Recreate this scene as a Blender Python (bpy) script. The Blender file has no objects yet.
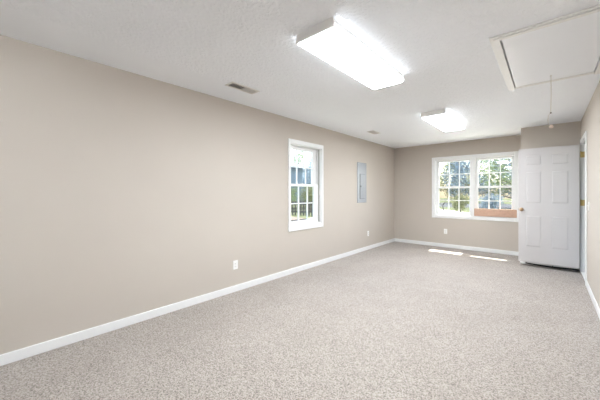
import bpy, bmesh, math, random
from mathutils import Vector, Matrix
S = bpy.context.scene
C = S.collection
random.seed(7)

# ------------------------------------------------------------------ camera
H = 2.44                      # ceiling height
XL, XR, YB, YF = -3.026, 0.403, 7.182, -2.6
XB, YBUMP = -0.3615, 6.441    # boxed-in corner behind the open door
cam = bpy.data.cameras.new('camera')
cam.sensor_width = 36.0
cam.lens = 281.04 / 600 * 36
cam.shift_y = -7.25 / 600
cam.clip_start = 0.02; cam.clip_end = 500
camo = bpy.data.objects.new('camera', cam); C.objects.link(camo)
camo.location = (0, 0, 1.275)
camo.rotation_euler = (math.radians(90), 0, 0.72258)
S.camera = camo

# ------------------------------------------------------------------ world, sun, exposure
W = bpy.data.worlds.new('sky'); S.world = W; W.use_nodes = True
wn = W.node_tree.nodes; wl = W.node_tree.links
sky = wn.new('ShaderNodeTexSky'); sky.sky_type = 'NISHITA'
sky.sun_disc = False; sky.sun_elevation = math.radians(59.2); sky.sun_rotation = math.radians(0)
sky.dust_density = 3.0; sky.air_density = 1.0
wl.new(sky.outputs[0], wn['Background'].inputs[0])
SKY_STRENGTH = 0.33
wn['Background'].inputs[1].default_value = SKY_STRENGTH

sun = bpy.data.lights.new('sun', 'SUN'); sun.energy = 15.0; sun.angle = math.radians(0.53)
sun.color = (1.0, 0.96, 0.9)
suno = bpy.data.objects.new('sun', sun); C.objects.link(suno)
suno.location = (0, 20, 30)
suno.rotation_euler = Vector((-0.03, -1.0, -1.68)).to_track_quat('-Z', 'Y').to_euler()

LAMP = 20.0                   # radiance of the fluorescent lenses
S.view_settings.view_transform = 'Standard'
S.view_settings.look = 'None'
S.view_settings.exposure = 1.66
S.view_settings.gamma = 1.0
S.view_settings.use_curve_mapping = False

# ------------------------------------------------------------------ materials
def lin(c):
    return tuple(((v / 255) / 12.92 if v / 255 <= .04045 else ((v / 255 + .055) / 1.055) ** 2.4) for v in c)

def mat(name, rgb, rough=0.6, metal=0.0, var=0.04, scale=8.0, bump=0.0, bscale=200.0, spec=0.5, detail=3.0):
    m = bpy.data.materials.new(name); m.use_nodes = True
    n = m.node_tree.nodes; l = m.node_tree.links
    b = n['Principled BSDF']
    b.inputs['Roughness'].default_value = rough; b.inputs['Metallic'].default_value = metal
    b.inputs['Specular IOR Level'].default_value = spec
    tc = n.new('ShaderNodeTexCoord')
    ns = n.new('ShaderNodeTexNoise'); ns.inputs['Scale'].default_value = scale; ns.inputs['Detail'].default_value = detail
    l.new(tc.outputs['Object'], ns.inputs['Vector'])
    r = n.new('ShaderNodeValToRGB')
    c = lin(rgb)
    r.color_ramp.elements[0].position = 0.3; r.color_ramp.elements[1].position = 0.7
    r.color_ramp.elements[0].color = tuple(v * (1 - var) for v in c) + (1,)
    r.color_ramp.elements[1].color = tuple(min(1, v * (1 + var)) for v in c) + (1,)
    l.new(ns.outputs['Fac'], r.inputs['Fac']); l.new(r.outputs['Color'], b.inputs['Base Color'])
    if bump:
        nb = n.new('ShaderNodeTexNoise'); nb.inputs['Scale'].default_value = bscale; nb.inputs['Detail'].default_value = 3
        l.new(tc.outputs['Object'], nb.inputs['Vector'])
        bp = n.new('ShaderNodeBump'); bp.inputs['Strength'].default_value = bump; bp.inputs['Distance'].default_value = 0.003
        l.new(nb.outputs['Fac'], bp.inputs['Height']); l.new(bp.outputs['Normal'], b.inputs['Normal'])
    return m

M = {}
M['wall'] = mat('greige_wall_paint', (197, 188, 178), 0.75, var=0.012, scale=2, bump=0.06, bscale=260, spec=0.25)
M['trim'] = mat('white_trim_paint', (236, 236, 235), 0.4, var=0.01, scale=5)
M['door'] = mat('white_door_paint', (202, 198, 197), 0.42, var=0.01, scale=4, bump=0.03, bscale=120)
M['plastic'] = mat('white_plastic', (240, 239, 236), 0.35, var=0.01)
M['slot'] = mat('dark_slot', (40, 38, 36), 0.6)
M['hatch'] = mat('white_gloss_panel', (244, 247, 252), 0.3, var=0.008, scale=3)
M['brass'] = mat('satin_brass', (214, 190, 130), 0.3, metal=1.0, var=0.06, scale=30)
M['knob'] = mat('antique_brass', (178, 150, 120), 0.35, metal=0.9, var=0.08, scale=40)
M['rubber'] = mat('black_rubber', (14, 13, 13), 0.8)
M['alu'] = mat('aluminium', (200, 198, 195), 0.4, metal=0.7)
M['panelgrey'] = mat('grey_enamel', (178, 182, 189), 0.24, metal=0.25, var=0.02)
M['housing'] = mat('white_enamel_housing', (246, 245, 243), 0.4, var=0.01)
M['grille'] = mat('register_enamel', (225, 223, 219), 0.45, var=0.01)
M['backing'] = mat('dark_backing_paint', (58, 55, 50), 0.8)
M['track'] = mat('grey_vinyl_track', (150, 146, 138), 0.5)
M['cardboard'] = mat('brown_cardboard', (200, 165, 144), 0.85, var=0.06, scale=25, bump=0.1, bscale=60)
M['tape'] = mat('packing_tape', (196, 160, 136), 0.3, var=0.03)
M['cord'] = mat('white_cord', (222, 218, 210), 0.8)
M['knot'] = mat('dark_knot', (96, 88, 80), 0.8)
M['pull'] = mat('pale_wood_pull', (226, 206, 190), 0.5, var=0.06, scale=40)
M['concrete'] = mat('pale_concrete', (200, 196, 188), 0.9, var=0.08, scale=1.5, spec=0.0)
M['paving'] = mat('pinkish_grey_paving', (92, 85, 82), 0.9, var=0.12, scale=2, spec=0.0)
M['asphalt'] = mat('grey_asphalt', (66, 68, 73), 0.9, var=0.12, scale=3, spec=0.0)
M['grass'] = mat('lawn', (74, 78, 60), 0.95, var=0.25, scale=1.2, spec=0.0)
M['bark'] = mat('grey_brown_bark', (96, 84, 74), 0.9, var=0.25, scale=9, bump=0.5, bscale=30)
M['fence'] = mat('weathered_grey_wood', (92, 86, 86), 0.85, var=0.18, scale=6, spec=0.0)
M['siding'] = mat('pale_blue_siding', (118, 128, 134), 0.7, var=0.03, spec=0.0)
M['shingle'] = mat('grey_blue_shingles', (88, 96, 110), 0.9, var=0.15, scale=12, spec=0.0)
M['darkstem'] = mat('dark_bark', (58, 58, 54), 0.9, var=0.2)

def ceiling_mat():
    m = mat('textured_ceiling_paint', (247, 250, 255), 0.8, var=0.008, scale=2, spec=0.2)
    n = m.node_tree.nodes; l = m.node_tree.links; b = n['Principled BSDF']
    tc = n.new('ShaderNodeTexCoord')
    n1 = n.new('ShaderNodeTexNoise'); n1.inputs['Scale'].default_value = 38; n1.inputs['Detail'].default_value = 4
    l.new(tc.outputs['Object'], n1.inputs['Vector'])
    rp = n.new('ShaderNodeValToRGB'); rp.color_ramp.elements[0].position = .45; rp.color_ramp.elements[1].position = .6
    l.new(n1.outputs['Fac'], rp.inputs['Fac'])
    # a smooth border strip runs along the left wall, the rest is knock-down texture
    sx = n.new('ShaderNodeSeparateXYZ'); l.new(tc.outputs['Object'], sx.inputs[0])
    mr = n.new('ShaderNodeMapRange'); mr.inputs['From Min'].default_value = -2.60; mr.inputs['From Max'].default_value = -2.50
    l.new(sx.outputs['X'], mr.inputs['Value'])
    mu = n.new('ShaderNodeMath'); mu.operation = 'MULTIPLY'
    l.new(rp.outputs['Color'], mu.inputs[0]); l.new(mr.outputs[0], mu.inputs[1])
    bp = n.new('ShaderNodeBump'); bp.inputs['Strength'].default_value = 0.6; bp.inputs['Distance'].default_value = 0.006
    l.new(mu.outputs[0], bp.inputs['Height']); l.new(bp.outputs['Normal'], b.inputs['Normal'])
    return m
M['ceiling'] = ceiling_mat()

def carpet_mat():
    m = bpy.data.materials.new('greige_cut_pile_carpet'); m.use_nodes = True
    n = m.node_tree.nodes; l = m.node_tree.links; b = n['Principled BSDF']
    b.inputs['Roughness'].default_value = 0.95; b.inputs['Specular IOR Level'].default_value = 0.1
    b.inputs['Sheen Weight'].default_value = 0.25; b.inputs['Sheen Roughness'].default_value = 0.6
    tc = n.new('ShaderNodeTexCoord')
    n1 = n.new('ShaderNodeTexNoise'); n1.inputs['Scale'].default_value = 105; n1.inputs['Detail'].default_value = 3; n1.inputs['Roughness'].default_value = .7
    n2 = n.new('ShaderNodeTexNoise'); n2.inputs['Scale'].default_value = 2.2; n2.inputs['Detail'].default_value = 4
    for x in (n1, n2): l.new(tc.outputs['Object'], x.inputs['Vector'])
    r1 = n.new('ShaderNodeValToRGB'); e = r1.color_ramp.elements
    e[0].position = .27; e[0].color = lin((76, 65, 54)) + (1,)
    e[1].position = .60; e[1].color = lin((184, 174, 166)) + (1,)
    vo = n.new('ShaderNodeTexVoronoi'); vo.inputs['Scale'].default_value = 135; l.new(tc.outputs['Object'], vo.inputs['Vector'])
    sp = n.new('ShaderNodeSeparateColor'); l.new(vo.outputs['Color'], sp.inputs[0])
    mf = n.new('ShaderNodeMix'); mf.inputs[0].default_value = .24
    l.new(n1.outputs['Fac'], mf.inputs[2]); l.new(sp.outputs[0], mf.inputs[3])
    l.new(mf.outputs[0], r1.inputs['Fac'])
    r2 = n.new('ShaderNodeValToRGB'); e = r2.color_ramp.elements
    e[0].position = .3; e[0].color = (.9, .89, .88, 1); e[1].position = .7; e[1].color = (1, 1, 1, 1)
    l.new(n2.outputs['Fac'], r2.inputs['Fac'])
    mx = n.new('ShaderNodeMixRGB'); mx.blend_type = 'MULTIPLY'; mx.inputs['Fac'].default_value = 1
    l.new(r1.outputs[0], mx.inputs[1]); l.new(r2.outputs[0], mx.inputs[2]); l.new(mx.outputs[0], b.inputs['Base Color'])
    bp = n.new('ShaderNodeBump'); bp.inputs['Strength'].default_value = 0.35; bp.inputs['Distance'].default_value = 0.006
    l.new(n1.outputs['Fac'], bp.inputs['Height']); l.new(bp.outputs['Normal'], b.inputs['Normal'])
    return m
M['carpet'] = carpet_mat()

def glass_mat():
    m = bpy.data.materials.new('window_glass'); m.use_nodes = True
    n = m.node_tree.nodes; l = m.node_tree.links; n.remove(n['Principled BSDF'])
    t = n.new('ShaderNodeBsdfTransparent'); t.inputs[0].default_value = (.95, .975, .97, 1)
    g = n.new('ShaderNodeBsdfGlossy'); g.inputs['Roughness'].default_value = .02
    f = n.new('ShaderNodeLayerWeight'); f.inputs[0].default_value = .5
    pw = n.new('ShaderNodeMath'); pw.operation = 'POWER'; pw.inputs[1].default_value = 5; l.new(f.outputs['Facing'], pw.inputs[0])
    ad = n.new('ShaderNodeMath'); ad.operation = 'MULTIPLY_ADD'; ad.inputs[1].default_value = .85; ad.inputs[2].default_value = .03; l.new(pw.outputs[0], ad.inputs[0])
    mx = n.new('ShaderNodeMixShader'); l.new(ad.outputs[0], mx.inputs[0]); l.new(t.outputs[0], mx.inputs[1]); l.new(g.outputs[0], mx.inputs[2])
    l.new(mx.outputs[0], n['Material Output'].inputs['Surface'])
    return m
M['glass'] = glass_mat()

def screen_mat():
    m = bpy.data.materials.new('insect_screen_mesh'); m.use_nodes = True
    n = m.node_tree.nodes; l = m.node_tree.links; n.remove(n['Principled BSDF'])
    t = n.new('ShaderNodeBsdfTransparent')
    d = n.new('ShaderNodeBsdfDiffuse'); d.inputs[0].default_value = (.04, .04, .04, 1)
    mx = n.new('ShaderNodeMixShader'); mx.inputs[0].default_value = .17
    l.new(t.outputs[0], mx.inputs[1]); l.new(d.outputs[0], mx.inputs[2])
    l.new(mx.outputs[0], n['Material Output'].inputs['Surface'])
    return m
M['screen'] = screen_mat()

def lens_mat(name='lit_acrylic_lens', k=1.0):
    m = bpy.data.materials.new(name); m.use_nodes = True
    n = m.node_tree.nodes; b = n['Principled BSDF']
    b.inputs['Base Color'].default_value = (.9, .9, .9, 1); b.inputs['Roughness'].default_value = .4
    b.inputs['Emission Color'].default_value = (.88, .945, 1.0, 1); b.inputs['Emission Strength'].default_value = LAMP * k
    return m
M['lens'] = lens_mat(); M['lens_side'] = lens_mat('lit_ribbed_lens_side', .11); M['lens_worn'] = lens_mat('added_fill_lens', .3); M['lens_worn_side'] = lens_mat('worn_lens_side', 1.5)  # last two belong to the added fill light behind the camera

def leaf_mat(name, rgb):
    m = bpy.data.materials.new(name); m.use_nodes = True
    n = m.node_tree.nodes; l = m.node_tree.links; n.remove(n['Principled BSDF'])
    tc = n.new('ShaderNodeTexCoord'); ns = n.new('ShaderNodeTexNoise'); ns.inputs['Scale'].default_value = .9
    l.new(tc.outputs['Object'], ns.inputs['Vector'])
    r = n.new('ShaderNodeValToRGB'); c = lin(rgb)
    r.color_ramp.elements[0].position = .3; r.color_ramp.elements[0].color = tuple(v * .6 for v in c) + (1,)
    r.color_ramp.elements[1].position = .7; r.color_ramp.elements[1].color = tuple(min(1, v * 1.3) for v in c) + (1,)
    l.new(ns.outputs['Fac'], r.inputs['Fac'])
    d = n.new('ShaderNodeBsdfDiffuse'); t = n.new('ShaderNodeBsdfTranslucent')
    l.new(r.outputs[0], d.inputs[0]); l.new(r.outputs[0], t.inputs[0])
    mx = n.new('ShaderNodeMixShader'); mx.inputs[0].default_value = .5
    l.new(d.outputs[0], mx.inputs[1]); l.new(t.outputs[0], mx.inputs[2]); l.new(mx.outputs[0], n['Material Output'].inputs['Surface'])
    return m
M['leaf_olive'] = leaf_mat('olive_leaves', (112, 116, 86))
M['leaf_green'] = leaf_mat('fresh_green_leaves', (110, 122, 88))
M['leaf_blue'] = leaf_mat('blue_green_leaves', (122, 136, 146))

# ------------------------------------------------------------------ builders
def add_box(bm, x0, x1, y0, y1, z0, z1):
    vs = [bm.verts.new((x, y, z)) for x in (x0, x1) for y in (y0, y1) for z in (z0, z1)]
    for f in ((0, 1, 3, 2), (4, 6, 7, 5), (0, 4, 5, 1), (2, 3, 7, 6), (0, 2, 6, 4), (1, 5, 7, 3)):
        bm.faces.new([vs[i] for i in f])
    return vs

def add_rot_box(bm, center, size, mtx):
    sx, sy, sz = (s / 2 for s in size)
    vs = add_box(bm, -sx, sx, -sy, sy, -sz, sz)
    for v in vs: v.co = mtx @ v.co + Vector(center)

def add_tube(bm, pts, radii, seg=12, cap=True):
    pts = [Vector(p) for p in pts]
    if not hasattr(radii, '__len__'): radii = [radii] * len(pts)
    rings = []
    for i, p in enumerate(pts):
        d = (pts[min(i + 1, len(pts) - 1)] - pts[max(i - 1, 0)]).normalized()
        u = d.orthogonal().normalized() if abs(d.z) < .95 else d.cross(Vector((1, 0, 0))).normalized()
        v = d.cross(u)
        rings.append([bm.verts.new(p + radii[i] * (math.cos(a) * u + math.sin(a) * v)) for a in [2 * math.pi * k / seg for k in range(seg)]])
    for a, b in zip(rings, rings[1:]):
        for k in range(seg): bm.faces.new((a[k], a[(k + 1) % seg], b[(k + 1) % seg], b[k]))
    if cap:
        bm.faces.new(rings[0][::-1]); bm.faces.new(rings[-1])

def add_lathe(bm, origin, axis, prof, seg=24):
    """prof: list of (distance along axis, radius)"""
    o = Vector(origin); d = Vector(axis).normalized(); u = d.orthogonal().normalized(); v = d.cross(u)
    rings = []
    for t, r in prof:
        if r < 1e-6: rings.append([bm.verts.new(o + d * t)])
        else: rings.append([bm.verts.new(o + d * t + r * (math.cos(a) * u + math.sin(a) * v)) for a in [2 * math.pi * k / seg for k in range(seg)]])
    for a, b in zip(rings, rings[1:]):
        for k in range(seg):
            k2 = (k + 1) % seg
            if len(a) == 1 and len(b) == 1: continue
            if len(a) == 1: bm.faces.new((a[0], b[k2], b[k]))
            elif len(b) == 1: bm.faces.new((a[k], a[k2], b[0]))
            else: bm.faces.new((a[k], a[k2], b[k2], b[k]))

def obj(name, bm, m, parent=None, smooth=False, bevel=0.0):
    bmesh.ops.recalc_face_normals(bm, faces=bm.faces)
    me = bpy.data.meshes.new(name); bm.to_mesh(me); bm.free()
    me.materials.append(m)
    if smooth:
        for p in me.polygons: p.use_smooth = True
    o = bpy.data.objects.new(name, me); C.objects.link(o)
    if parent:
        o.parent = parent
        if not parent.parent: o.matrix_parent_inverse = Matrix.Translation(-Vector(parent.location))   # meshes are modelled in world coordinates
    if bevel:
        b = o.modifiers.new('bevel', 'BEVEL'); b.width = bevel; b.segments = 2; b.limit_method = 'ANGLE'
    return o

def boxes(name, lst, m, parent=None, bevel=0.0):
    bm = bmesh.new()
    for b in lst: add_box(bm, *b)
    return obj(name, bm, m, parent, bevel=bevel)

def empty(name, loc):
    o = bpy.data.objects.new(name, None); C.objects.link(o); o.location = loc; o.empty_display_size = .1
    return o

def tag(o, label, cat, group=None, kind=None):
    o['label'] = label; o['category'] = cat
    if group: o['group'] = group
    if kind: o['kind'] = kind
    return o

def struct(o, label=None, cat=None):
    o['kind'] = 'structure'
    if label: o['label'] = label
    if cat: o['category'] = cat
    return o

def copy_tree(o, parent=None):
    c = o.copy(); C.objects.link(c); c.parent = parent
    if parent: c.matrix_parent_inverse = o.matrix_parent_inverse.copy()
    for ch in o.children: copy_tree(ch, c)
    return c

# ------------------------------------------------------------------ room shell
T = 0.15
GZ = -0.25                                                       # ground level outside
struct(boxes('floor', [(XL - T, XR + 1.6, YF - T, YB + T, -0.12, 0.0)], M['carpet']), 'greige cut pile carpet covering the whole floor', 'floor')

# hole for the attic stair; the air registers have no hole, only a dark plate
AX0, AX1, AY0, AY1 = -0.272, 0.340, 2.585, 3.895
def ceiling():
    x0, x1, y0, y1 = XL - T, XR + 1.6, YF - T, YB + T
    bm = bmesh.new()
    add_box(bm, x0, AX0, y0, y1, H, H + .12); add_box(bm, AX1, x1, y0, y1, H, H + .12)
    add_box(bm, AX0, AX1, y0, AY0, H, H + .12); add_box(bm, AX0, AX1, AY1, y1, H, H + .12)
    return obj('ceiling', bm, M['ceiling'])
struct(ceiling(), 'white ceiling with knock-down texture and a smooth border by the left wall', 'ceiling')

# window openings  (u0, u1, z0, z1)
LW = (3.195, 4.005, 0.735, 2.06)
BW = (-2.035, -0.497, 0.745, 2.055)
def wall_along_y(name, xa, xb, y0, y1, hole=None):
    if not hole: return boxes(name, [(xa, xb, y0, y1, 0, H)], M['wall'])
    a, b, c, d = hole
    L = [(xa, xb, y0, a, 0, H), (xa, xb, b, y1, 0, H), (xa, xb, a, b, d, H)]
    if c > 0: L.append((xa, xb, a, b, 0, c))
    return boxes(name, L, M['wall'])
struct(wall_along_y('wall_left', XL - T, XL, YF - T, YB + T, LW), 'long greige painted wall on the left', 'wall')
a, b, c, d = BW
struct(boxes('wall_back', [(XL, a, YB, YB + T, 0, H), (b, XR + .13, YB, YB + T, 0, H), (a, b, YB, YB + T, 0, c), (a, b, YB, YB + T, d, H)], M['wall']),
       'greige painted far wall with the double window', 'wall')
DY0, DY1, DZ = 5.525, 6.306, 2.062                               # doorway in the right wall
struct(wall_along_y('wall_right', XR, XR + .12, YF - T, YB, (DY0, DY1, 0, DZ)), 'greige painted wall on the right with the open doorway', 'wall')
struct(boxes('wall_rear', [(XL, XR, YF - T, YF, 0, H)], M['wall']), 'greige wall behind the camera', 'wall')
struct(boxes('wall_corner', [(XB, XR, YBUMP, YB, 0, H)], M['wall']), 'boxed-out greige wall section behind the open door', 'wall')
# unseen passage added to limit daylight; its open near end lights the jamb
struct(boxes('wall_hall', [(XR + .12, XR + .75, 4.2, 4.3, 0, H), (XR + 1.4, XR + 1.5, 4.2, YB, 0, H), (XR + .12, XR + 1.4, YB - .1, YB, 0, H)], M['wall']), 'unseen greige wall added beyond the doorway to limit daylight', 'wall')

BH, BT = 0.083, 0.014
def baseboard(name, L, label):
    bm = bmesh.new()
    for (x0, x1, y0, y1) in L: add_box(bm, x0, x1, y0, y1, 0, BH)
    return struct(obj(name, bm, M['trim'], bevel=.005), label, 'baseboard')
baseboard('baseboard_left', [(XL, XL + BT, YF, YB)], 'white baseboard along the left wall')
baseboard('baseboard_back', [(XL + BT, XB - BT, YB - BT, YB)], 'white baseboard under the double window')
baseboard('baseboard_corner', [(XB - BT, XR - BT, YBUMP - BT, YBUMP), (XB - BT, XB, YBUMP, YB - BT)], 'white baseboard round the boxed-out wall behind the door')
baseboard('baseboard_right', [(XR - BT, XR, YF, DY0 - .062), (XR - BT, XR, DY1 + .062, YBUMP - BT)], 'white baseboard along the right wall')
baseboard('baseboard_rear', [(XL + BT, XR - BT, YF, YF + BT)], 'white baseboard behind the camera')

# ------------------------------------------------------------------ windows
def window(name, mp, op, units, cas, label, mull=None, lower_v=None, upper_v=None):
    """mp maps (u, w, z) -> world; w = 0 at the wall face, growing outwards."""
    u0, u1, z0, z1 = op
    base = mp((u0 + u1) / 2, 0, z0)
    root = empty(name, base); struct(root, label, 'window')
    def bx(nm, lst, m, parent=root, bevel=0.0):
        bm = bmesh.new()
        for (a, b, c, d, e, f) in lst:
            vs = add_box(bm, a, b, c, d, e, f)
            for v in vs: v.co = Vector(mp(*v.co))
        return obj(nm, bm, m, parent, bevel=bevel)
    cu0, cu1, cz0, cz1 = cas
    ct = .018
    L = [(cu0, u0 + .006, -ct, 0, cz0, cz1), (u1 - .006, cu1, -ct, 0, cz0, cz1), (u0 + .006, u1 - .006, -ct, 0, z1 - .006, cz1), (u0 + .006, u1 - .006, -ct, 0, cz0, z0 + .006)]
    if mull: L.append((mull[0], mull[1], -ct, 0, z0 + .006, z1 - .006))
    bx('casing', L, M['trim'], bevel=.004)
    J = [(u0, u0 + .018, 0, T + .02, z0, z1), (u1 - .018, u1, 0, T + .02, z0, z1), (u0 + .018, u1 - .018, 0, T + .02, z1 - .018, z1)]
    if mull: J.append((mull[0] + .008, mull[1] - .008, 0, T + .02, z0, z1 - .018))
    bx('jamb', J, M['trim'], bevel=.002)
    bx('sash_track', [(q - .003, q, .030, .049, z0 + .022, z1 - .018) for q in [u1 - .018] + ([mull[0] + .008] if mull else [])], M['track'])
    bx('sill', [(u0 + .018, u1 - .018, 0, T + .05, z0, z0 + .022)], M['trim'], bevel=.003)
    zm = 1.40
    for i, (s0, s1, g0, g1, gz0, gz1) in enumerate(units):
        for kind in ('lower_sash', 'upper_sash'):
            lo = kind == 'lower_sash'
            w0, w1 = (.05, .082) if lo else (.088, .12)
            zb, zt = (z0 + .022, zm + .022) if lo else (zm - .022, z1 - .018)
            a0, a1 = (gz0, zm - .018) if lo else (zm + .018, gz1)
            fr = bx(kind, [(s0, g0, w0, w1, zb, zt), (g1, s1, w0, w1, zb, zt), (g0, g1, w0, w1, zb, a0), (g0, g1, w0, w1, a1, zt)], M['trim'], bevel=.003)
            vs = (lower_v if lo else upper_v)
            vs = vs[i] if vs else [g0 + (g1 - g0) / 3, g0 + 2 * (g1 - g0) / 3]
            wm = (w0 + w1) / 2; zc = (a0 + a1) / 2; h = .0085
            mu = [(v - h, v + h, wm - .011, wm + .011, a0, a1) for v in vs]
            xs = [g0] + [q for v in vs for q in (v - h, v + h)] + [g1]
            mu += [(xs[k], xs[k + 1], wm - .011, wm + .011, zc - h, zc + h) for k in range(0, len(xs), 2)]
            bx('muntin_grid', mu, M['trim'], fr)
            bx('glass_pane', [(g0, g1, wm - .002, wm + .002, a0, a1)], M['glass'], fr)
            if lo:
                uc = (g0 + g1) / 2
                bx('sash_lock', [(uc - .03, uc + .03, w0 + .004, w1 - .004, zt, zt + .009), (uc - .008, uc + .022, w0 + .008, w1 - .008, zt + .009, zt + .017)], M['alu'], fr, bevel=.002)
        sc = bx('insect_screen', [(s0 + .02, s1 - .02, .134, .136, z0 + .04, zm)], M['screen'])
        bx('screen_frame', [(s0, s0 + .02, .128, .142, z0 + .022, zm + .02), (s1 - .02, s1, .128, .142, z0 + .022, zm + .02),
                            (s0 + .02, s1 - .02, .128, .142, z0 + .022, z0 + .04), (s0 + .02, s1 - .02, .128, .142, zm, zm + .02)], M['alu'], sc)
    return root

window('window_1', lambda u, w, z: (XL - w, u, z), LW, [(3.213, 3.987, 3.262, 3.858, .815, 1.985)], (3.150, 4.052, .668, 2.12),
       'single double-hung white window with divided panes in the left wall', lower_v=[[3.468, 3.692]], upper_v=[[3.468, 3.692]])
window('window_2', lambda u, w, z: (u, YB + w, z), BW,
       [(-2.017, -1.272, -1.955, -1.315, .815, 1.995), (-1.208, -.515, -1.150, -.560, .815, 1.995)], (-2.092, -.440, .68, 2.116),
       'paired double-hung white windows with divided panes in the far wall', mull=(-1.284, -1.196))

# ------------------------------------------------------------------ doorway and open six-panel door
struct(boxes('trim_1', [
    (XR - .016, XR, DY0 - .062, DY0 + .004, 0, DZ + .058), (XR - .016, XR, DY1 - .004, DY1 + .058, 0, DZ + .058), (XR - .016, XR, DY0 + .004, DY1 - .004, DZ - .004, DZ + .058),
    (XR, XR + .12, DY0, DY0 + .018, 0, DZ), (XR, XR + .12, DY1 - .006, DY1, 0, DZ), (XR, XR + .12, DY0 + .018, DY1 - .006, DZ - .018, DZ),
    (XR + .05, XR + .062, DY0 + .018, DY0 + .03, 0, DZ - .018), (XR + .05, XR + .062, DY0 + .03, DY1 - .006, DZ - .03, DZ - .018)], M['trim'], bevel=.003),
    'white casing and jamb round the doorway in the right wall', 'door frame')
struct(boxes('trim_2', [(XR - .004, XR + .13, DY0 + .018, DY1 - .006, 0, .022)], M['trim'], bevel=.005), 'low white threshold strip across the doorway', 'threshold')

def build_door():
    X0, X1, Z0, Z1 = -.387, .377, .078, 2.036
    YFce, th = 6.257, .040
    root = empty('door_1', (X1, YFce + th, Z0)); struct(root, 'white six-panel door standing open against the far right corner', 'door')
    xs = [X0, -.290, -.080, .045, .257, X1]
    zs = [Z0, .345, .885, 1.095, 1.640, 1.745, 1.920, Z1]
    bm = bmesh.new()
    for yy, sgn in ((YFce, 1), (YFce + th, -1)):
        g = [[bm.verts.new((x, yy, z)) for z in zs] for x in xs]
        pf = []
        for i in range(5):
            for j in range(7):
                q = (g[i][j], g[i + 1][j], g[i + 1][j + 1], g[i][j + 1])
                f = bm.faces.new(q if sgn > 0 else q[::-1])
                if i in (1, 3) and j in (1, 3, 5): pf.append(f)
        bmesh.ops.inset_individual(bm, faces=pf, thickness=.014, depth=-.007)
        bmesh.ops.inset_individual(bm, faces=pf, thickness=.010, depth=0)
        bmesh.ops.inset_individual(bm, faces=pf, thickness=.020, depth=.005)
    bmesh.ops.remove_doubles(bm, verts=bm.verts, dist=1e-5)
    be = [e for e in bm.edges if len(e.link_faces) == 1]
    bmesh.ops.bridge_loops(bm, edges=be)
    slab = obj('door_slab', bm, M['door'], root)
    # knob on both faces
    kz, kx = .985, -.346
    bm = bmesh.new()
    for s, y in ((-1, YFce), (1, YFce + th)):
        add_lathe(bm, (kx, y, kz), (0, s, 0), [(0, 0), (0, .032), (.004, .032), (.009, .024), (.012, .011), (.028, .010), (.034, .018), (.042, .026), (.050, .028), (.058, .025), (.064, .016), (.066, 0)])
    obj('door_knob', bm, M['knob'], root, smooth=True)['label'] = 'round antique brass knob'
    bm = bmesh.new(); add_box(bm, X0 - .002, X0, YFce + .008, YFce + .032, kz - .028, kz + .028)
    add_box(bm, X0 - .008, X0 - .002, YFce + .013, YFce + .027, kz - .01, kz + .01)
    obj('latch_plate', bm, M['knob'], root)
    for z in (1.88, 1.115, .36):
        bm = bmesh.new()
        add_tube(bm, [(XR - .010, DY1 - .010, z - .046), (XR - .010, DY1 - .010, z + .046)], .0065)
        add_lathe(bm, (XR - .010, DY1 - .010, z + .046), (0, 0, 1), [(0, .0065), (.003, .008), (.007, .006), (.010, 0)], 12)
        add_box(bm, XR - .010, XR + .034, DY1 - .0085, DY1 - .006, z - .046, z + .046)
        obj('hinge', bm, M['brass'] if z > .5 else M['trim'], root)
    # worn weatherstrip along the bottom edge
    bm = bmesh.new(); add_box(bm, -.285, X1 - .004, YFce + .004, YFce + .008, Z0 - .012, Z0); add_box(bm, -.285, X1 - .004, YFce + th - .008, YFce + th - .004, Z0 - .012, Z0)
    add_box(bm, -.285, X1 - .004, YFce + .008, YFce + th - .008, Z0 - .006, Z0)
    sw = obj('door_sweep', bm, M['alu'], root); sw['label'] = 'thin metal carrier strip along the door bottom'
    bm = bmesh.new(); n = 24
    top, bot = [], []
    for k in range(n + 1):
        t = k / n; x = -.290 + t * (X1 - .004 + .290)
        sag = .014 * math.sin(math.pi * min(1, t * 1.15))
        zt = Z0 - .013 - sag * .9 - .004 * t; zb = zt - .020 - .006 * t
        top.append((x, zt)); bot.append((x, zb))
    va = [[bm.verts.new((x, y, z)) for (x, z) in row] for row in (top, bot) for y in (YFce + .012, YFce + .024)]
    for k in range(n):
        for p, q in ((0, 1), (1, 3), (3, 2), (2, 0)):
            bm.faces.new((va[p][k], va[p][k + 1], va[q][k + 1], va[q][k]))
    for k in (0, n): bm.faces.new([va[i][k] for i in (0, 1, 3, 2)])
    add_box(bm, -.290, -.270, YFce + .008, YFce + .026, Z0 - .030, Z0); add_box(bm, .058, .068, YFce + .010, YFce + .024, Z0 - .035, Z0); add_box(bm, .35, .373, YFce + .010, YFce + .024, Z0 - .04, Z0)
    obj('rubber_strip', bm, M['rubber'], sw)['label'] = 'sagging black rubber strip'
    return root
build_door()

# ------------------------------------------------------------------ eave over the far window
struct(boxes('roof_eave', [(XL - .6, XR + 2.2, YB + T, 8.0, 2.67, 2.80), (XL - .6, XR + 2.2, 8.0, 8.04, 2.64, 2.84), (XL - .6, XR + 2.2, YB, YB + T, H + .12, 2.80)], M['trim']), 'white eave outside above the far window', 'eave')

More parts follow.
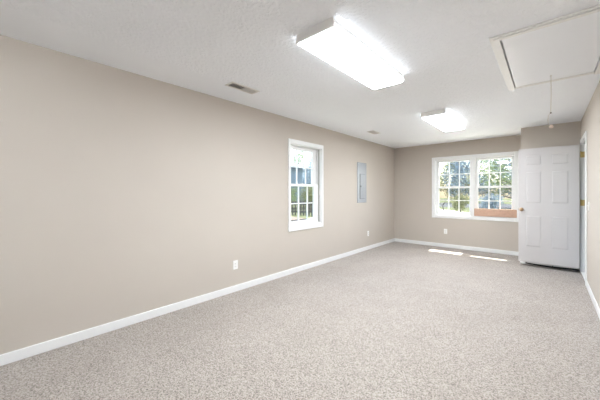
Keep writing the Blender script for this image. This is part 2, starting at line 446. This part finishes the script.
# ------------------------------------------------------------------ fluorescent ceiling lights
def ceiling_light(y0, lens='lens'):
    xc, hw, L = -1.228, .155, 1.22
    root = empty('ceiling_light', (xc, y0 + L / 2, H))
    boxes('housing', [(xc - .158, xc + .158, y0 + .012, y0 + L - .012, H - .040, H)], M['housing'], root, bevel=.003)
    bm = bmesh.new()
    prof = [(-.160, -.040), (-.168, -.042), (-.168, -.056), (-.158, -.068), (-.135, -.075), (.135, -.075), (.158, -.068), (.168, -.056), (.168, -.042), (.160, -.040)]
    A = [bm.verts.new((xc + x, y0 + .014, H + z)) for x, z in prof]; B = [bm.verts.new((xc + x, y0 + L - .014, H + z)) for x, z in prof]
    n = len(prof)
    for k in range(n): bm.faces.new((A[k], A[(k + 1) % n], B[(k + 1) % n], B[k]))
    bm.faces.new(A); bm.faces.new(B[::-1])
    ln = obj('lens', bm, M[lens], root); ln['label'] = 'glowing white acrylic lens'
    ln.data.materials.append(M[lens + '_side'])                     # the tubes lie behind the flat bottom: the ribbed side strips glow less, except on the added light
    for p in ln.data.polygons:
        if abs(p.normal.x) > .6 or abs(p.normal.y) > .9 or p.normal.z > .5: p.material_index = 1
    for yy in (y0, y0 + L - .014):
        bm = bmesh.new()
        pr = [(-.162, 0), (-.166, -.03), (-.168, -.064), (.168, -.064), (.166, -.03), (.162, 0)]
        A = [bm.verts.new((xc + x, yy, H + z)) for x, z in pr]; B = [bm.verts.new((xc + x, yy + .014, H + z)) for x, z in pr]
        for k in range(6): bm.faces.new((A[k], A[(k + 1) % 6], B[(k + 1) % 6], B[k]))
        bm.faces.new(A); bm.faces.new(B[::-1])
        obj('end_cap', bm, M['housing'], root, bevel=.002)
    return root
g = 'fluorescent ceiling lights'
l1 = tag(ceiling_light(1.537), 'long glowing fluorescent fixture nearest on the ceiling, the larger in view', 'ceiling light', g)
l2 = copy_tree(l1); l2.location.y += 2.713
tag(l2, 'farther small glowing fluorescent fixture on the ceiling toward the double window', 'ceiling light', g)

l3 = ceiling_light(1.537 - 2.713, 'lens_worn')  # added unseen fixture, fills in light over the foreground and ceiling
tag(l3, 'added unseen fill light behind the camera, built like the fluorescent fixtures', 'ceiling light', g)

# ------------------------------------------------------------------ attic stair hatch with pull cord
def hatch():
    root = empty('attic_hatch', ((AX0 + AX1) / 2, (AY0 + AY1) / 2, H))
    tag(root, 'white pull-down attic hatch panel in a white frame on the ceiling', 'attic hatch')
    w = .060
    bm = bmesh.new()
    for (o, i, d) in ((w, .036, .012), (.036, 0, .021)):        # two stepped rings of moulding
        add_box(bm, AX0 - o, AX0 - i, AY0 - o, AY1 + o, H - d, H)
        add_box(bm, AX1 + i, AX1 + o, AY0 - o, AY1 + o, H - d, H)
        add_box(bm, AX0 - i, AX1 + i, AY0 - o, AY0 - i, H - d, H)
        add_box(bm, AX0 - i, AX1 + i, AY1 + i, AY1 + o, H - d * .3, H)
    obj('hatch_frame', bm, M['trim'], root, bevel=.003)
    pn = boxes('hatch_panel', [(AX0 + .007, AX1 - .007, AY0 + .010, AY1 - .003, H - .003, H + .012)], M['hatch'], root, bevel=.002)
    boxes('light_seal_cap', [(AX0 - .02, AX1 + .02, AY0 - .02, AY1 + .02, H + .125, H + .14)], M['backing'], root)  # unseen flat cap, added to stop sky light leaking through the panel gap
    cx, cy = .024, 3.73
    bm = bmesh.new()
    add_lathe(bm, (cx, cy, H - .006), (0, 0, -1), [(0, .009), (.003, .009), (.006, .004), (.008, 0)], 12)
    add_tube(bm, [(cx, cy, H - .008), (cx + .001, cy, 2.25), (cx - .002, cy, 2.066)], .0024, 8)
    add_tube(bm, [(cx - .002, cy, 2.066), (cx - .020, cy, 2.045), (cx - .023, cy, 2.0), (cx - .019, cy, 1.955), (cx, cy, 1.940)], .0024, 8)
    cd = obj('pull_cord', bm, M['cord'], root, smooth=True)
    bm = bmesh.new(); bmesh.ops.create_icosphere(bm, subdivisions=2, radius=.0075, matrix=Matrix.Translation((cx - .002, cy, 2.066)))
    obj('knot', bm, M['knot'], cd, smooth=True)
    bm = bmesh.new(); add_lathe(bm, (cx + .002, cy, 1.950), (0, 0, -1), [(0, 0), (.002, .006), (.010, .012), (.022, .018), (.030, .016), (.036, .009), (.038, 0)])
    obj('pull_knob', bm, M['pull'], cd, smooth=True)
    return root
hatch()

# ------------------------------------------------------------------ ceiling air registers
def register(xc, yc, L, Wd, label):
    root = empty('air_register', (xc, yc, H)); tag(root, label, 'air vent', 'ceiling air registers')
    z = H
    bm = bmesh.new(); f = .026
    for (x0, x1, y0, y1) in ((xc - Wd / 2, xc - Wd / 2 + f, yc - L / 2, yc + L / 2), (xc + Wd / 2 - f, xc + Wd / 2, yc - L / 2, yc + L / 2),
                             (xc - Wd / 2 + f, xc + Wd / 2 - f, yc - L / 2, yc - L / 2 + f), (xc - Wd / 2 + f, xc + Wd / 2 - f, yc + L / 2 - f, yc + L / 2)):
        add_box(bm, x0, x1, y0, y1, z - .006, z)
    obj('flange', bm, M['grille'], root, bevel=.002)
    boxes('dark_backing', [(xc - Wd / 2 + f, xc + Wd / 2 - f, yc - L / 2 + f, yc + L / 2 - f, z - .0012, z)], M['backing'], root)  # flat plate, the shade inside the register is put into its dark colour
    n = 14; step = (L - 2 * f) / n
    for k in range(n):
        y = yc - L / 2 + f + (k + .5) * step
        sgn = 1 if k < n // 2 else -1
        bm = bmesh.new()
        add_rot_box(bm, (xc, y, z - .0075), (Wd - 2 * f, .0015, .013), Matrix.Rotation(math.radians(-38 * sgn), 3, 'X'))
        obj('louver', bm, M['grille'], root)
    return root
register(-2.545, 1.925, .375, .145, 'white louvred ceiling vent nearer, above the long left wall')
register(-2.515, 5.00, .300, .145, 'small white louvred ceiling vent farther away, toward the far left corner')

# ------------------------------------------------------------------ outlets and switch
def outlet(mp, u, z, label):
    root = empty('wall_outlet', mp(u, 0, z)); tag(root, label, 'outlet', 'wall outlets')
    def bx(nm, L, m, par=root, bevel=0):
        bm = bmesh.new()
        for b in L:
            for v in add_box(bm, *b): v.co = Vector(mp(*v.co))
        return obj(nm, bm, m, par, bevel=bevel)
    bx('cover_plate', [(u - .0355, u + .0355, 0, .006, z - .0575, z + .0575)], M['plastic'], bevel=.003)
    for s in (-1, 1):
        zc = z + s * .0195
        r = bx('receptacle', [(u - .0165, u + .0165, .006, .009, zc - .0145, zc + .0145)], M['plastic'], bevel=.002)
        bx('slot', [(u - .0085, u - .0058, .009, .0094, zc - .003, zc + .007), (u + .0058, u + .0085, .009, .0094, zc - .002, zc + .006), (u - .0025, u + .0025, .009, .0094, zc - .0105, zc - .006)], M['slot'], r)
    bx('screw', [(u - .003, u + .003, .006, .0075, z - .003, z + .003)], M['alu'])
    return root
ml = lambda u, w, z: (XL + w, u, z)
outlet(ml, 2.170, .345, 'white duplex outlet on the left wall before the single window')
outlet(ml, 5.74, .36, 'white duplex outlet low on the left wall below the grey breaker panel')
outlet(lambda u, w, z: (u, YB - w, z), -1.792, .372, 'white duplex outlet on the far wall under the double window')

def switch():
    y, z = 5.19, 1.10
    root = empty('light_switch', (XR, y, z)); tag(root, 'white toggle light switch on the right wall beside the doorway', 'light switch')
    boxes('cover_plate', [(XR - .006, XR, y - .035, y + .035, z - .0575, z + .0575)], M['plastic'], root, bevel=.003)
    bm = bmesh.new(); add_box(bm, XR - .0075, XR - .006, y - .006, y + .006, z - .012, z + .012)
    add_rot_box(bm, (XR - .012, y, z + .004), (.014, .008, .008), Matrix.Rotation(math.radians(25), 3, 'Y'))
    obj('toggle', bm, M['plastic'], root)
switch()

# ------------------------------------------------------------------ breaker panel
def breaker():
    y0, y1, z0, z1 = 5.255, 5.650, 1.06, 1.925
    root = empty('breaker_panel', (XL, (y0 + y1) / 2, z0)); tag(root, 'grey metal breaker panel on the left wall past the single window', 'breaker panel')
    boxes('cover', [(XL, XL + .010, y0, y1, z0, z1)], M['panelgrey'], root, bevel=.004)
    d0, d1, e0, e1 = 5.372, 5.565, 1.150, 1.675
    boxes('door_recess', [(XL + .010, XL + .0108, d0 - .022, d1 + .005, e0 - .005, e1 + .005)], M['slot'], root)
    dr = boxes('panel_door', [(XL + .010, XL + .016, d0, d1, e0, e1)], M['panelgrey'], root, bevel=.002)
    boxes('door_latch', [(XL + .016, XL + .021, d0 + .004, d0 + .032, 1.395, 1.43)], M['slot'], dr, bevel=.002)
    for yy in (y0 + .05, y1 - .05):
        for zz in (z0 + .03, z1 - .03):
            bm = bmesh.new(); add_lathe(bm, (XL + .010, yy, zz), (1, 0, 0), [(0, .006), (.003, .005), (.004, 0)], 10)
            obj('screw', bm, M['alu'], root)
breaker()

# ------------------------------------------------------------------ cardboard box on the sill
def carton():
    x0, x1, y0, y1, z0, z1 = -1.216, -.468, 7.160, 7.226, .7675, .926
    root = empty('cardboard_box', ((x0 + x1) / 2, (y0 + y1) / 2, z0)); tag(root, 'long low brown cardboard box on the sill of the far window', 'cardboard box')
    boxes('carton', [(x0, x1, y0, y1, z0, z1)], M['cardboard'], root, bevel=.003)
    boxes('flap', [(x0 + .001, x1 - .001, y0 + .001, y0 + .032, z1, z1 + .003), (x0 + .001, x1 - .001, y0 + .0345, y1 - .001, z1, z1 + .003)], M['cardboard'], root)
    boxes('tape', [(x0 + .002, x1 - .002, y0 + .014, y1 - .014, z1 + .003, z1 + .0036)], M['tape'], root)
carton()

# ------------------------------------------------------------------ outdoors
struct(boxes('ground', [(-70, 40, -25, 90, GZ - .2, GZ)], M['grass']), 'grass lawn outside the windows', 'lawn')
def quad_slab(name, pts, z0, z1, m):
    bm = bmesh.new()
    a = [bm.verts.new((x, y, z1)) for x, y in pts]; b = [bm.verts.new((x, y, z0)) for x, y in pts]
    bm.faces.new(a); bm.faces.new(b[::-1])
    n = len(pts)
    for k in range(n): bm.faces.new((a[k], b[k], b[(k + 1) % n], a[(k + 1) % n]))
    return obj(name, bm, m)
struct(quad_slab('driveway', [(-10.5, 9), (2, 9), (2, 17), (-5.5, 25.5), (-11, 31)], GZ - .02, GZ + .02, M['concrete']), 'pale concrete driveway outside the far window', 'driveway')
struct(quad_slab('road', [(-40, 33), (20, 33), (20, 46), (-40, 46)], GZ - .02, GZ + .015, M['asphalt']), 'grey road beyond the driveway', 'road')
struct(quad_slab('path', [(-26, 6), (-8, 6), (-8, 12), (-26, 16)], GZ - .02, GZ + .02, M['paving']), 'pale paving outside the left window', 'paving')

def foliage_bm(blobs, n, leaf):
    bm = bmesh.new()
    tot = sum(b[3] ** 2 for b in blobs)
    for (bx_, by_, bz_, br) in blobs:
        for _ in range(int(n * br * br / tot)):
            d = Vector((random.gauss(0, 1), random.gauss(0, 1), random.gauss(0, 1))).normalized() * br * (random.random() ** .4)
            c = Vector((bx_, by_, bz_)) + d * 1.0
            u = Vector((random.gauss(0, 1), random.gauss(0, 1), random.gauss(0, 1))).normalized(); v = u.orthogonal().normalized()
            s = leaf * random.uniform(.6, 1.3)
            bm.faces.new([bm.verts.new(p) for p in (c - u * s, c + v * s * .5, c + u * s, c - v * s * .5)])
    return bm

def tree(h, cr, leaf, n, m, low=.25, name='broadleaf_tree'):
    root = empty(name, (0, 0, 0))
    bm = bmesh.new()
    r0 = .022 * h
    add_tube(bm, [(0, 0, 0), (.02 * h, .01 * h, h * .3), (0, .02 * h, h * .6), (.01 * h, 0, h * .88)], [r0, r0 * .75, r0 * .45, r0 * .12], 10)
    blobs = []
    for k in range(16):
        a = k * 2.4; t = low + (.95 - low) * (k / 15)
        rr = cr * (.75 * math.sin(math.pi * min(1, .2 + .75 * (k / 15))))
        p = (math.cos(a) * rr, math.sin(a) * rr, h * t)
        blobs.append((*p, cr * random.uniform(.32, .5)))
        zb = h * max(.12, t - .18)
        add_tube(bm, [(.01 * h, .01 * h, zb), (p[0] * .5, p[1] * .5, zb * .5 + p[2] * .5 - .02 * h), p], [r0 * .4, r0 * .25, r0 * .08], 6)
    obj('trunk', bm, M['bark'], root, smooth=True)
    obj('crown', foliage_bm(blobs, n, leaf), m, root)
    return root

def place(o, x, y, rz, s, label, cat='tree', group='trees outside the windows'):
    o.location = (x, y, GZ); o.rotation_euler.z = rz; o.scale = (s, s, s)
    return tag(o, label, cat, group)
tA = tree(9.5, 4.0, .17, 7000, M['leaf_olive'], low=.16)
tB = tree(10.5, 4.3, .18, 7000, M['leaf_blue'], low=.18)
tC = tree(8.0, 3.6, .14, 6000, M['leaf_green'], low=.2)
place(tA, -19.5, 58, 1.1, 1.0, 'olive leafy tree at the left edge of the double window')
place(tB, -8.4, 50, .4, 1, 'bluish green tree beyond the road, just left of the window mullion')
place(tC, -2.4, 35, .9, .9, 'bright green tree in the right half of the double window, nearest the door')
place(copy_tree(tB), -3.4, 66, 2.9, 1.0, 'tall bluish green tree behind the bright green one outside the double window')
place(copy_tree(tA), -16.4, 74, 2.3, 1.0, 'olive leafy tree farthest away, in the middle of the left paired panes')
place(copy_tree(tB), -17.6, 23.6, 5.1, .56, 'bluish green tree outside the left window, seen in its right panes')
place(copy_tree(tC), -40, 45, 1.7, 1.3, 'bright green tree outside the left window, behind the blue grey house')

def shrub(x, y, h, m, label, n=1500, leaf=.07):
    root = empty('leafy_shrub', (0, 0, 0))
    bm = bmesh.new(); blobs = []
    for k in range(7):
        a = k * 2.4; rr = h * .42 * (k % 3) / 2
        p = (math.cos(a) * rr, math.sin(a) * rr, h * (.35 + .09 * k))
        blobs.append((*p, h * .34)); add_tube(bm, [(0, 0, 0), (p[0] * .5, p[1] * .5, p[2] * .6), p], [.02, .015, .006], 6)
    obj('stems', bm, M['bark'], root); obj('foliage', foliage_bm(blobs, n, leaf), m, root)
    root.location = (x, y, GZ); tag(root, label, 'shrub', 'shrubs outside the windows')
    return root
shrub(-5.1, 24.5, 1.2, M['leaf_olive'], 'low olive shrub outside, left of the three above the cardboard box', 1200)
shrub(-3.1, 24.0, 1.25, M['leaf_blue'], 'low bluish green shrub outside, between two other shrubs above the cardboard box')
shrub(-1.1, 24.0, 1.3, M['leaf_green'], 'low bright green shrub outside, nearest the door edge')

shrub(-17.4, 18.4, 1.9, M['leaf_green'], 'bright green shrub outside the left window, left of the fence')
shrub(-14.2, 17.4, 1.9, M['leaf_olive'], 'olive shrub outside the left window, behind the fence')
def sapling():
    bm = bmesh.new()
    add_tube(bm, [(0, 0, 0), (.02, 0, .5), (-.06, .02, .95), (-.3, .03, 1.1), (-.55, .05, .95)], [.05, .045, .05, .05, .03], 8)
    add_tube(bm, [(-.06, .02, .95), (.1, 0, 1.15), (.16, 0, 1.35)], [.045, .03, .012], 8)
    o = obj('bent_sapling', bm, M['darkstem'], smooth=True); o.location = (-4.86, 19.0, GZ); o.scale = (.8, .8, .8)
    tag(o, 'small dark bent sapling on the pale driveway outside the far window', 'sapling')
sapling()

# neighbour's house and fence outside the left window
def house():
    root = empty('neighbour_house', (-30.5, 30.5, GZ)); tag(root, 'blue grey house with a grey roof outside the left window', 'house')
    x0, x1, y0, y1, h = -34.0, -27.0, 24.5, 36.5, 5.0
    boxes('house_wall', [(x0, x1, y0, y1, GZ, GZ + h)], M['siding'], root)
    bm = bmesh.new(); e = .4; xm = (x0 + x1) / 2; zt = GZ + h
    P = [(x0 - e, zt - .1), (xm, zt + 1.0), (x1 + e, zt - .1), (x1 + e, zt + .08), (xm, zt + 1.2), (x0 - e, zt + .08)]
    A = [bm.verts.new((x, y0 - e, z)) for x, z in P]; B = [bm.verts.new((x, y1 + e, z)) for x, z in P]
    for k in range(6): bm.faces.new((A[k], A[(k + 1) % 6], B[(k + 1) % 6], B[k]))
    bm.faces.new(A); bm.faces.new(B[::-1]); obj('roof', bm, M['shingle'], root)
    for y in (27.2, 32.5):
        f = boxes('house_window', [(x1, x1 + .05, y, y + 1.0, GZ + 1.0, GZ + 2.1)], M['trim'], root)
        boxes('pane', [(x1 + .05, x1 + .06, y + .08, y + .92, GZ + 1.08, GZ + 2.02)], M['slot'], f)
house()
def fence():
    root = empty('picket_fence', (-13, 13, GZ)); tag(root, 'weathered grey picket fence outside the left window', 'fence')
    a, b = Vector((-15.5, 13.6, GZ)), Vector((-9.5, 15.2, GZ)); d = (b - a); L = d.length; d.normalize()
    R = Matrix.Rotation(math.atan2(d.y, d.x), 3, 'Z')
    n = 30
    for k in range(n):
        c = a + d * (L * (k + .5) / n)
        bm = bmesh.new(); add_rot_box(bm, (c.x, c.y, GZ + .48), (.10, .02, .96), R); obj('picket', bm, M['fence'], root)
    for z in (.25, .75):
        c = (a + b) / 2; nrm = R @ Vector((0, .03, 0))
        bm = bmesh.new(); add_rot_box(bm, (c.x + nrm.x, c.y + nrm.y, GZ + z), (L, .04, .09), R); obj('rail', bm, M['fence'], root)
    for t in (0, .333, .667, 1):
        c = a + d * (L * t) + R @ Vector((0, .1, 0))
        bm = bmesh.new(); add_rot_box(bm, (c.x, c.y, GZ + .52), (.1, .1, 1.04), R); obj('post', bm, M['fence'], root)
fence()
